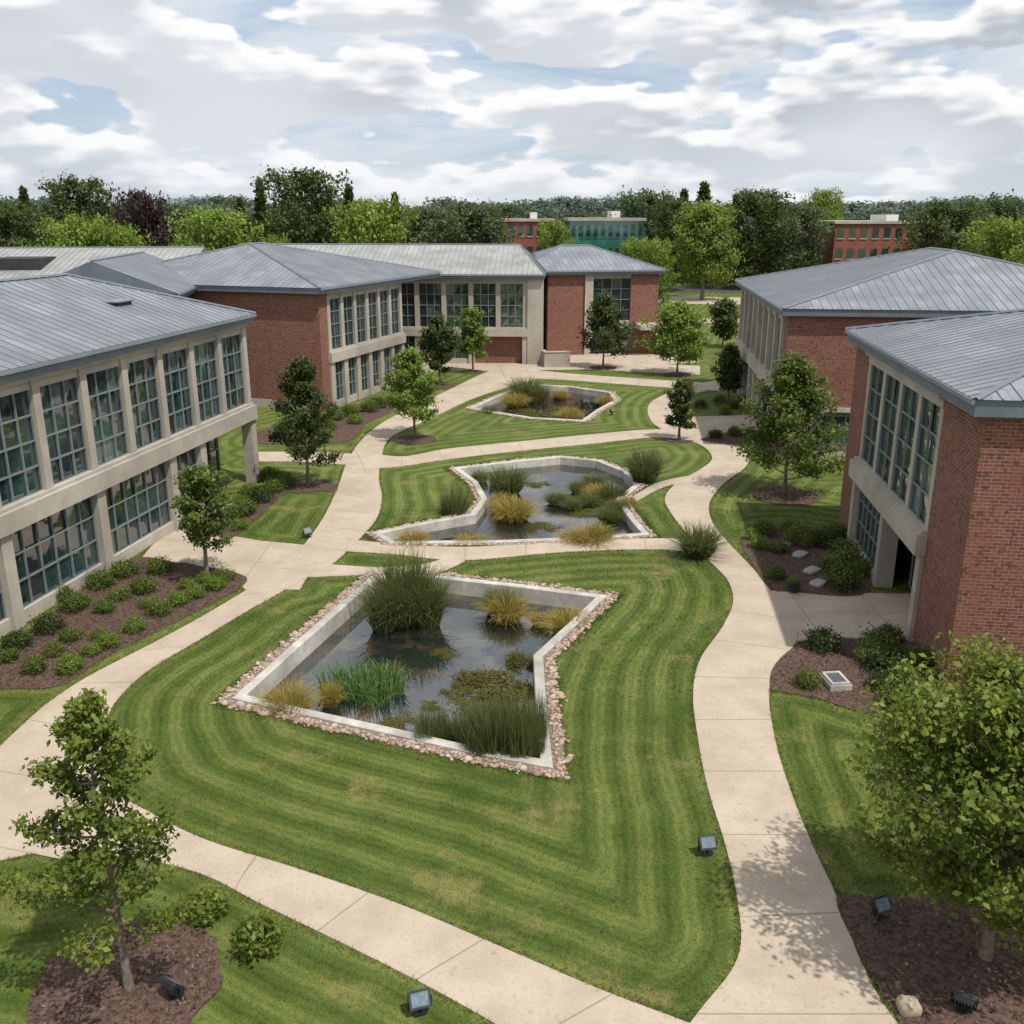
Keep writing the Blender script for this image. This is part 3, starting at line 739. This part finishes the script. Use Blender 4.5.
for (n,me,h0,px,Y,ty,w) in [
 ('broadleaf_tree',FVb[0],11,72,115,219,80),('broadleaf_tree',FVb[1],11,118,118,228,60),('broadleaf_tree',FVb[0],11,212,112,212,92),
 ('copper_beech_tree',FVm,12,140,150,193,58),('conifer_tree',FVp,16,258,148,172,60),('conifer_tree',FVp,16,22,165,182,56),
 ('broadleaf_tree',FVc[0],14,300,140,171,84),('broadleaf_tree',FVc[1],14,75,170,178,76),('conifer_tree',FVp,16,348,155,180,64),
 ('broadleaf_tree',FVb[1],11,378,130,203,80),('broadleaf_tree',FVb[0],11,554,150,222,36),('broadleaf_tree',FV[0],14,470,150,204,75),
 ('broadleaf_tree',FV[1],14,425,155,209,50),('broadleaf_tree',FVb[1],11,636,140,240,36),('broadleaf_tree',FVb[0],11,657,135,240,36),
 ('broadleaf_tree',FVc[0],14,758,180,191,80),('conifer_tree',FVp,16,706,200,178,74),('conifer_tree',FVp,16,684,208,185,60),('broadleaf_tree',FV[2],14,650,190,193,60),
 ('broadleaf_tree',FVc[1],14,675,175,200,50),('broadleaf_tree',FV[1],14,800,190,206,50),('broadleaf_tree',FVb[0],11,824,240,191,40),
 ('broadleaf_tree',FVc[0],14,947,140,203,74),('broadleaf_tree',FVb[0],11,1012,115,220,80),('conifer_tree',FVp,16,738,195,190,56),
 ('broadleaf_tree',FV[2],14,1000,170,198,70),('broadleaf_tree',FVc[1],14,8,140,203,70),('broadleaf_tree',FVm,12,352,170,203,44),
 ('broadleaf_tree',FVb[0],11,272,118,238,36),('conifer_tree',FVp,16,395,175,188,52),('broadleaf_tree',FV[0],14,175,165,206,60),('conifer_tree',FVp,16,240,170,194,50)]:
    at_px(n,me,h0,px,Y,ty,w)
grp=empty('distant_trees')
R=random.Random(5)
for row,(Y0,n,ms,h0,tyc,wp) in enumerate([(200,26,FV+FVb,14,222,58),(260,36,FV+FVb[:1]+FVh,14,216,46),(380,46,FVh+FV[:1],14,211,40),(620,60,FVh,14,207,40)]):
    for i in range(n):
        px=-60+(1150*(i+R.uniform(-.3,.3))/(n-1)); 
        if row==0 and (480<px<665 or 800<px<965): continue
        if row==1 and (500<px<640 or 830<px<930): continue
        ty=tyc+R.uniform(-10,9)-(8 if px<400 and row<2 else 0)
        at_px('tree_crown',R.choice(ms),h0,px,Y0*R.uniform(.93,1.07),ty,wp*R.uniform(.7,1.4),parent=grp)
hv=[];hq=[]
for i in range(61):
    x=-1800+60*i; z=22+10*math.sin(i*.35)+6*math.sin(i*.9+1)
    hv+=[(x,1300,-2),(x,1500,z),(x,1900,-2)]
for i in range(60):
    for k in range(2): hq.append([i*3+k,i*3+k+3,i*3+k+4,i*3+k+1])
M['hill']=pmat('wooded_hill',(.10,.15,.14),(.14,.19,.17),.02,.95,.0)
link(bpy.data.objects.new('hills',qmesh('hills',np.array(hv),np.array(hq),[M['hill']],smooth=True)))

def shrub_mesh(name,mk,seed,n=1500,leaf=.07,flatn=.8):
    r=np.random.default_rng(seed); k=26
    th=r.uniform(0,6.28,k); ph=np.arccos(r.uniform(0,1,k)); rad=.34
    lob=np.stack([rad*np.sin(ph)*np.cos(th),rad*np.sin(ph)*np.sin(th),.12+rad*np.cos(ph)*flatn],1)
    id_=r.integers(0,k,n); C=lob[id_]+r.normal(0,.095,(n,3)); C[:,2]=np.abs(C[:,2])
    out=C-np.array([0,0,.1]); out/=np.linalg.norm(out,axis=1)[:,None]+1e-9
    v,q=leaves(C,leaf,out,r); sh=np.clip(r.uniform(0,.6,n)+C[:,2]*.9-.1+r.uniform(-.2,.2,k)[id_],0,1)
    return qmesh(name,v,q,[M[mk]],shade=np.repeat(sh,4))
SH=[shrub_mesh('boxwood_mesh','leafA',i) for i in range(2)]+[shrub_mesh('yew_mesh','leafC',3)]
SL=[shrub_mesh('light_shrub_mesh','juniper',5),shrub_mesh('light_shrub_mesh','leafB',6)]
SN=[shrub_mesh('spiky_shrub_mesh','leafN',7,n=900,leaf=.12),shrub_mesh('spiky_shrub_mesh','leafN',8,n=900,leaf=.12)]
def shrub(px,py,wpx,light=False,h=1.,me=None):
    x,y=G(px,py); w=wpx*y*1.05/FOC; me=me or random.choice(SL if light else SH); s=w/.95
    put('shrub',me,x,y,(s,s*random.uniform(.9,1.1),s*h*random.uniform(.8,1.1)),random.uniform(0,6.28),.03)
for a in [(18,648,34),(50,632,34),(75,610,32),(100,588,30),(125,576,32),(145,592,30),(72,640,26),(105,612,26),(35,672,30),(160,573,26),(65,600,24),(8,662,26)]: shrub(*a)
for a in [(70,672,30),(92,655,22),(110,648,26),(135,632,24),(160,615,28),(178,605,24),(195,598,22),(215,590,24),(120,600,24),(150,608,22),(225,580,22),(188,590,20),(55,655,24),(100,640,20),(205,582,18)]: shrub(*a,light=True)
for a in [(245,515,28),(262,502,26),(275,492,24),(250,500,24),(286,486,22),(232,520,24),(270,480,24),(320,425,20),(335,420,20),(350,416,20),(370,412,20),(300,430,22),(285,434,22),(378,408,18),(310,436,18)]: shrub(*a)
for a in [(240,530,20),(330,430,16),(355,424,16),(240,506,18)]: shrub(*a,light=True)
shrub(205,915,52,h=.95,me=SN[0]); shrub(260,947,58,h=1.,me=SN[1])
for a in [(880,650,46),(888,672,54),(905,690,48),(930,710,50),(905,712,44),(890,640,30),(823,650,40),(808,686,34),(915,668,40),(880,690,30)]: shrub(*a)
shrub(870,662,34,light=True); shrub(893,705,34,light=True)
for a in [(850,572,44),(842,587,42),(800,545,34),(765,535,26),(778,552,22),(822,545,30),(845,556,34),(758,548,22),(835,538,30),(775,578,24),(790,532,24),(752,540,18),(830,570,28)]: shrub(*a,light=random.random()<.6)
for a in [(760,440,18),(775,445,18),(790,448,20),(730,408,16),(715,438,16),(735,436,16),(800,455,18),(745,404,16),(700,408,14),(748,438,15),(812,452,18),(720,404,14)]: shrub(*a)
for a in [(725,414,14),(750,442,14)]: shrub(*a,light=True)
def clump_mesh(name,mk,seed,r0=.35,h=1.,n=500,lean=.5,w=.02,arch=.3):
    r=np.random.default_rng(seed)
    an=r.uniform(0,6.28,n); rr=r0*np.sqrt(r.uniform(0,1,n)); bx=rr*np.cos(an);by=rr*np.sin(an)
    oa=an+r.normal(0,.7,n); ln=lean*h*r.uniform(.15,1.,n)*(.4+.6*rr/r0); hh=h*r.uniform(.45,1.08,n)
    V=np.empty((n,8,3)); pa=r.uniform(0,6.28,n)
    for k,t in enumerate((0,.4,.75,1.)):
        x=bx+np.cos(oa)*ln*t**1.8; y=by+np.sin(oa)*ln*t**1.8; z=hh*(t-arch*t**3*(ln/(lean*h+1e-6)))
        ww=w*(1-.85*t)*r.uniform(.8,1.2,n)
        V[:,2*k]=np.stack([x-np.cos(pa)*ww,y-np.sin(pa)*ww,z],1); V[:,2*k+1]=np.stack([x+np.cos(pa)*ww,y+np.sin(pa)*ww,z],1)
    b0=np.arange(n)[:,None]*8
    Q=np.concatenate([b0+np.array([[2*k,2*k+1,2*k+3,2*k+2]]) for k in range(3)],0)
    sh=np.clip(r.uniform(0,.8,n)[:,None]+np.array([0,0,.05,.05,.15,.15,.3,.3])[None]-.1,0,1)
    return qmesh(name,V.reshape(-1,3),Q,[M[mk]],shade=sh.ravel())
CG=clump_mesh('reed_mesh','reed',1,h=1.,lean=.5,r0=.42,n=620,w=.014,arch=.2)
CGf=clump_mesh('fountain_grass_mesh','reed',2,h=1.,lean=1.05,r0=.3,n=900,w=.014,arch=.5)
CY=clump_mesh('golden_grass_mesh','reedy',3,h=1.,lean=.9,r0=.35,n=900,w=.014,arch=.6)
CI=clump_mesh('iris_mesh','iris',4,h=1.,lean=.75,r0=.5,n=75,w=.03,arch=.45)
CM=shrub_mesh('algae_mesh','moss',9,n=1600,leaf=.06,flatn=.15)
def clump(name,me,px,py,wpx,h,z,w0=1.3):
    x,y=G(px,py); w=wpx*y*1.05/FOC; s=w/w0
    put(name,me,x,y,(s,s*random.uniform(.85,1.15),h*random.uniform(.9,1.1)),random.uniform(0,6.28),z)
z1=-.5
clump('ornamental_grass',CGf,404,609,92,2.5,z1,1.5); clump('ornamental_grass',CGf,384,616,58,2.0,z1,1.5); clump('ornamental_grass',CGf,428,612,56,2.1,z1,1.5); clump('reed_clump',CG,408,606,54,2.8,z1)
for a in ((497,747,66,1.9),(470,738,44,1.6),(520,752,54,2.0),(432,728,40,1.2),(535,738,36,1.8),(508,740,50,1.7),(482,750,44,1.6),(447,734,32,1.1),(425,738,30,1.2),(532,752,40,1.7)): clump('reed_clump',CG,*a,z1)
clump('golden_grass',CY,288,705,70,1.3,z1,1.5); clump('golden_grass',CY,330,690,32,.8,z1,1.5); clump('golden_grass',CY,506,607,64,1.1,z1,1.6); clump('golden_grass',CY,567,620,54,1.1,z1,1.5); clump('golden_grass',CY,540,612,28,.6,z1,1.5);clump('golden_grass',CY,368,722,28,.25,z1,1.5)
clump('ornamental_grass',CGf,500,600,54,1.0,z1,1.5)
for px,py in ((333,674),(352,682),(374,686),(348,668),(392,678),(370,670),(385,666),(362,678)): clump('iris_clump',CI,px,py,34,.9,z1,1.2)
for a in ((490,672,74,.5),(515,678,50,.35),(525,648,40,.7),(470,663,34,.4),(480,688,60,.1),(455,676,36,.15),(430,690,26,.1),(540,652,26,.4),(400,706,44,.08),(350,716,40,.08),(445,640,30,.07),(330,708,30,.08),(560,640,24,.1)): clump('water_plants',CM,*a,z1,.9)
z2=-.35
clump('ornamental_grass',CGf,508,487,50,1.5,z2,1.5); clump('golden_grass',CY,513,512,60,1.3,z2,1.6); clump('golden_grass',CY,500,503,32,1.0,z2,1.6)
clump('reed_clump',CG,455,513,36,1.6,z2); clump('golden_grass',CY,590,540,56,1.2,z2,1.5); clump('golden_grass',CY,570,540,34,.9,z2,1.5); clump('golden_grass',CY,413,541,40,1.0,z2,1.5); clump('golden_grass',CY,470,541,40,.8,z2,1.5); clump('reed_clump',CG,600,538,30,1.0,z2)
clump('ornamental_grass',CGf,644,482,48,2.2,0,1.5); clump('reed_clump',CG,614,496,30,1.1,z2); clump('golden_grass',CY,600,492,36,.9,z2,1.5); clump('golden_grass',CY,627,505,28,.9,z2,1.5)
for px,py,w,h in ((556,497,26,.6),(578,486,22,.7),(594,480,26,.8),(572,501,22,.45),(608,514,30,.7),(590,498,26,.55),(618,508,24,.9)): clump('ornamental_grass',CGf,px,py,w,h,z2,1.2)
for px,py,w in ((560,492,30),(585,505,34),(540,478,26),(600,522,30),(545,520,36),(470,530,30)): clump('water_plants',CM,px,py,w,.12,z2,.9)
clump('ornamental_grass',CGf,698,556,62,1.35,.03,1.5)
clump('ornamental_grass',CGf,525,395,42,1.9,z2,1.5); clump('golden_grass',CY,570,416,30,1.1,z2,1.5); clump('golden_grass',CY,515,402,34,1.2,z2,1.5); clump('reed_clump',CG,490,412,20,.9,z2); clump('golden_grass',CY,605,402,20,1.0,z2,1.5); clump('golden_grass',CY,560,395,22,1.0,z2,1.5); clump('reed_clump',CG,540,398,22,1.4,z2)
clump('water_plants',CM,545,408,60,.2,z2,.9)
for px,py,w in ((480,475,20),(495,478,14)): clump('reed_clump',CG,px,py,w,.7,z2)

# ---------- small objects ----------
def floodlight():
    b=Bld('floodlight_mesh'); fr=((0,0),(1,0),(0,1))
    b.box(('base','darkmetal'),fr,-.09,.09,-.06,.06,0,.03)
    b.box(('stem','darkmetal'),fr,-.02,.02,-.02,.02,.03,.14)
    b.box(('bracket','darkmetal'),fr,-.19,-.17,-.03,.03,.12,.30); b.box(('bracket2','darkmetal'),fr,.17,.19,-.03,.03,.12,.30); b.box(('bracket3','darkmetal'),fr,-.19,.19,-.03,.03,.10,.12)
    t=math.radians(52); c,s=math.cos(t),math.sin(t)
    def q(x,u,n): return (x,u*c-n*s,.26+u*s+n*c)
    def obox(mk,x0,x1,u0,u1,n0,n1,ins=0):
        A=[q(x0+ins,u0+ins,n0),q(x1-ins,u0+ins,n0),q(x1-ins,u1-ins,n0),q(x0+ins,u1-ins,n0)];B_=[q(x0,u0,n1),q(x1,u0,n1),q(x1,u1,n1),q(x0,u1,n1)]
        for f in ([A[3],A[2],A[1],A[0]],[B_[0],B_[1],B_[2],B_[3]],[A[0],A[1],B_[1],B_[0]],[A[1],A[2],B_[2],B_[1]],[A[2],A[3],B_[3],B_[2]],[A[3],A[0],B_[0],B_[3]]):
            b.face(('h'+mk,mk),f,[(0,0)]*4)
    obox('darkmetal',-.165,.165,-.13,.13,-.10,-.02,.04); obox('darkmetal',-.17,.17,-.135,.135,-.02,.03)
    obox('lens',-.135,.135,-.10,.10,.031,.036)
    for i in range(6): obox('darkmetal',-.12+i*.045,-.108+i*.045,-.08,.08,-.13,-.10)
    return b.build(True)
M['lens']=pmat('floodlight_lens',(.10,.14,.17),(.18,.22,.26),9,.2,0,spec=.4)
FL=floodlight()
for px,py,rz in ((175,998,2.6),(420,1014,.3),(707,855,.15),(880,918,.4),(962,1012,2.6),(308,538,.6),(612,415,1.)):
    x,y=G(px,py); put('floodlight',FL,x,y,(1.1,)*3,rz,.03)
def plaque():
    b=Bld('plaque_mesh'); fr=((0,0),(1,0),(0,1))
    b.box(('slab','coping'),fr,-.32,.32,-.42,.42,0,.16); b.box(('lip','coping'),fr,-.28,.28,-.38,-.30,.16,.22)
    b.box(('lip','coping'),fr,-.28,.28,.30,.38,.16,.22); b.box(('l3','coping'),fr,-.28,-.20,-.30,.30,.16,.22); b.box(('l4','coping'),fr,.20,.28,-.30,.30,.16,.22)
    b.box(('grate','darkmetal'),fr,-.2,.2,-.3,.3,.16,.185)
    for i in range(7): b.box(('bars','frame'),fr,-.2,.2,-.26+i*.08,-.235+i*.08,.185,.2)
    return b.build(True)
PL=plaque()
x,y=G(835,685); put('drain_cover',PL,x,y,(1,1,1),.1,.03)
M['slabm']=pmat('grey_stone',(.25,.24,.22),(.34,.33,.30),5,.85,.4,25)
SV2,SF2=stone_proto(3)
def slab(seed):
    v=np.sign(SV2)*np.abs(SV2)**.45*np.array([.38,.24,.08])*(1+.05*np.sin(SV2[:,:1]*5+seed)); return qmesh('slab_mesh',v,SF2,[M['slabm']])
for i,(px,py) in enumerate(((812,572),(800,556),(818,585),(783,547))):
    x,y=G(px,py); put('stone_slab',slab(i),x,y,(1,1,1),.2+random.random(),.07)
def planter():
    b=Bld('planter_mesh'); k=14
    prof=[(.0,0),(.17,0),(.24,.3),(.27,.3),(.27,.35),(.22,.35),(.2,.3),(0,.3)]
    for i in range(len(prof)-1):
        for j in range(k):
            a0=j/k*6.2832;a1=(j+1)/k*6.2832; (r0,z0),(r1,z1_)=prof[i],prof[i+1]
            b.face(('pot','darkmetal'),[(r0*math.cos(a0),r0*math.sin(a0),z0),(r0*math.cos(a1),r0*math.sin(a1),z0),(r1*math.cos(a1),r1*math.sin(a1),z1_),(r1*math.cos(a0),r1*math.sin(a0),z1_)],[(0,0)]*4)
    return b.build(True)
PM=planter()
x,y=G(793,592); e=empty('planter',(x,y,.03)); put('pot',PM,0,0,parent=e); put('pot_plant',SL[1],0,0,(.5,.5,.5),0,.3,parent=e)
nz=1+.10*np.sin(SV2[:,0]*4+1)*np.cos(SV2[:,1]*5)+rng.normal(0,.015,len(SV2))
M['rock']=pmat('sandstone',(.33,.27,.19),(.42,.36,.27),8,.9,.5,30)
x,y=G(908,1012); put('landscape_rock',qmesh('landscape_rock',np.sign(SV2)*np.abs(SV2)**.7*nz[:,None]*np.array([.19,.17,.16]),SF2,[M['rock']],smooth=True),x,y,z=.12)
def car(name,mk):
    b=Bld(name); 
    side=[(-2.1,.35),(-2.15,.75),(-1.9,.95),(-1.35,1.0),(-.75,1.42),(.75,1.45),(1.35,1.0),(2.05,.85),(2.15,.55),(2.1,.35)]
    w=.88
    for i in range(len(side)):
        (x0,z0),(x1,z1_)=side[i],side[(i+1)%len(side)]
        wa=w if z0<1.2 else w*.8; wb=w if z1_<1.2 else w*.8
        k='glass' if i in (3,5) else mk
        b.face(('b'+k,k),[(x0,-wa,z0),(x1,-wb,z1_),(x1,wb,z1_),(x0,wa,z0)],[(0,0)]*4)
    for sg in (-1,1):
        b.face(('b'+mk,mk),[(x,sg*w,z) for x,z in side if z<1.2],[(0,0)]*8)
        b.face(('bglass','glass'),[(-1.35,sg*w,1.0),(1.35,sg*w,1.0),(.75,sg*w*.8,1.45),(-.75,sg*w*.8,1.42)],[(0,0)]*4)
        for cx in (-1.35,1.35):
            for j in range(12):
                a0=j/12*6.2832;a1=(j+1)/12*6.2832
                b.face(('tyre','dark'),[(cx,sg*(w+.02),.33),(cx+.33*math.cos(a0),sg*(w+.02),.33+.33*math.sin(a0)),(cx+.33*math.cos(a1),sg*(w+.02),.33+.33*math.sin(a1))],[(0,0)]*3)
                b.face(('tyre','dark'),[(cx+.33*math.cos(a0),sg*(w+.02),.33+.33*math.sin(a0)),(cx+.33*math.cos(a1),sg*(w+.02),.33+.33*math.sin(a1)),(cx+.33*math.cos(a1),sg*(w-.2),.33+.33*math.sin(a1)),(cx+.33*math.cos(a0),sg*(w-.2),.33+.33*math.sin(a0))],[(0,0)]*4)
    return b.build(True)
M['carred']=pmat('red_car_paint',(.35,.03,.02),(.4,.04,.03),1,.3,0)
M['cargrey']=pmat('grey_car_paint',(.2,.2,.21),(.25,.25,.26),1,.3,0)
CARS=[car('car_mesh','carred'),car('car_mesh','cargrey'),car('car_mesh','white')]
flat('road',[(560,292),(1200,294),(1200,288),(560,286)],.012,'asphalt',smooth=False,mow=False)
flat('pavement',[(640,303),(770,305),(770,298),(640,296)],.016,'path',smooth=False,mow=False)
flat('pavement',[(640,325),(745,322),(745,318),(640,320)],.016,'path',smooth=False,mow=False)
flat('parking_lot',[(690,284),(860,284),(860,278),(690,278)],.008,'asphalt',smooth=False,mow=False)
for i,px in enumerate((735,750,768,782,800,815,640)):
    x,y=G(px,282); put('parked_car',CARS[i%3],x,y,rz=1.4,z=.01)

# ---------- light, sky ----------
el=math.radians(62); az=math.atan2(.72,-.69)
sd=Vector((math.sin(az)*math.cos(el),math.cos(az)*math.cos(el),math.sin(el)))
sl=bpy.data.lights.new('sun','SUN'); sl.energy=4.4; sl.angle=math.radians(.8); sl.color=(1,.95,.87)
so=bpy.data.objects.new('sun',sl); so.rotation_euler=sd.to_track_quat('Z','Y').to_euler(); so.location=(30,0,60); link(so)
w=bpy.data.worlds.new('World'); scene.world=w; w.use_nodes=True; nt=w.node_tree; bg=nt.nodes['Background']; bg.inputs[1].default_value=.1
sk=nt.nodes.new('ShaderNodeTexSky'); sk.sky_type='NISHITA'; sk.sun_disc=False; sk.sun_elevation=el; sk.sun_rotation=az
tc=nt.nodes.new('ShaderNodeTexCoord'); s=nt.nodes.new('ShaderNodeSeparateXYZ'); nt.links.new(tc.outputs['Generated'],s.inputs[0])
def cv(off,zs=3.0,x=2.3):
    m2=nt.nodes.new('ShaderNodeMapping'); m2.inputs['Location'].default_value=(x,.4,off); m2.inputs['Scale'].default_value=(1,1,zs); nt.links.new(tc.outputs['Generated'],m2.inputs[0]); return m2.outputs[0]
def wn(vec,sc,det,ro,dist=0.):
    n=N(nt,'ShaderNodeTexNoise',Scale=sc,Detail=det,Roughness=ro,Distortion=dist); nt.links.new(vec,n.inputs['Vector']); return n.outputs['Fac']
# billow detail carves rounded cumulus edges; density sampled a little higher gives the shaded base
def dens(off):
    v=cv(off); base=wn(v,6.5,3,.5); 
    vo=N(nt,'ShaderNodeTexVoronoi',Scale=17.); vo.feature='SMOOTH_F1'; nt.links.new(v,vo.inputs['Vector'])
    fine=wn(v,26.,6,.6)
    return mth(nt,'ADD',mth(nt,'SUBTRACT',base,mth(nt,'MULTIPLY',vo.outputs['Distance'],.16)),mth(nt,'MULTIPLY',fine,.14))
d1=dens(.5); d2=dens(.535)
cov=ramp(nt,d1,.425,.475)
n3=wn(cv(.3,2.5,5.),2.4,3,.5)
shd=ramp(nt,d2,.43,.58)
wisp=ramp(nt,wn(cv(.9,6.),3.,8,.62,.4),.34,.60)
grey=mixc(nt,ramp(nt,n3,.38,.62),(7.2,7.5,8.0),(5.0,5.45,6.1))
cl=mixc(nt,shd,(9.9,9.9,9.9),grey)
blue=mixc(nt,.6,sk.outputs[0],(5.0,6.4,8.3))
blue=mixc(nt,mth(nt,'MULTIPLY',wisp,.85),blue,(8.0,8.35,8.8))
c=mixc(nt,cov,blue,cl)
hz=ramp(nt,s.outputs[2],-.01,.10)
c=mixc(nt,hz,mixc(nt,.5,c,(7.8,8.3,8.8)),c)
nt.links.new(c,bg.inputs[0])
cd=bpy.data.cameras.new('camera'); cd.sensor_width=36; cd.lens=36*FOC/1024; cd.clip_end=6000; cd.clip_start=.1
co=bpy.data.objects.new('camera',cd); co.location=(0,0,HC); co.rotation_euler=(math.pi/2-PT,0,0); link(co); scene.camera=co
scene.view_settings.view_transform='Standard'; scene.view_settings.look='None'; scene.view_settings.exposure=0
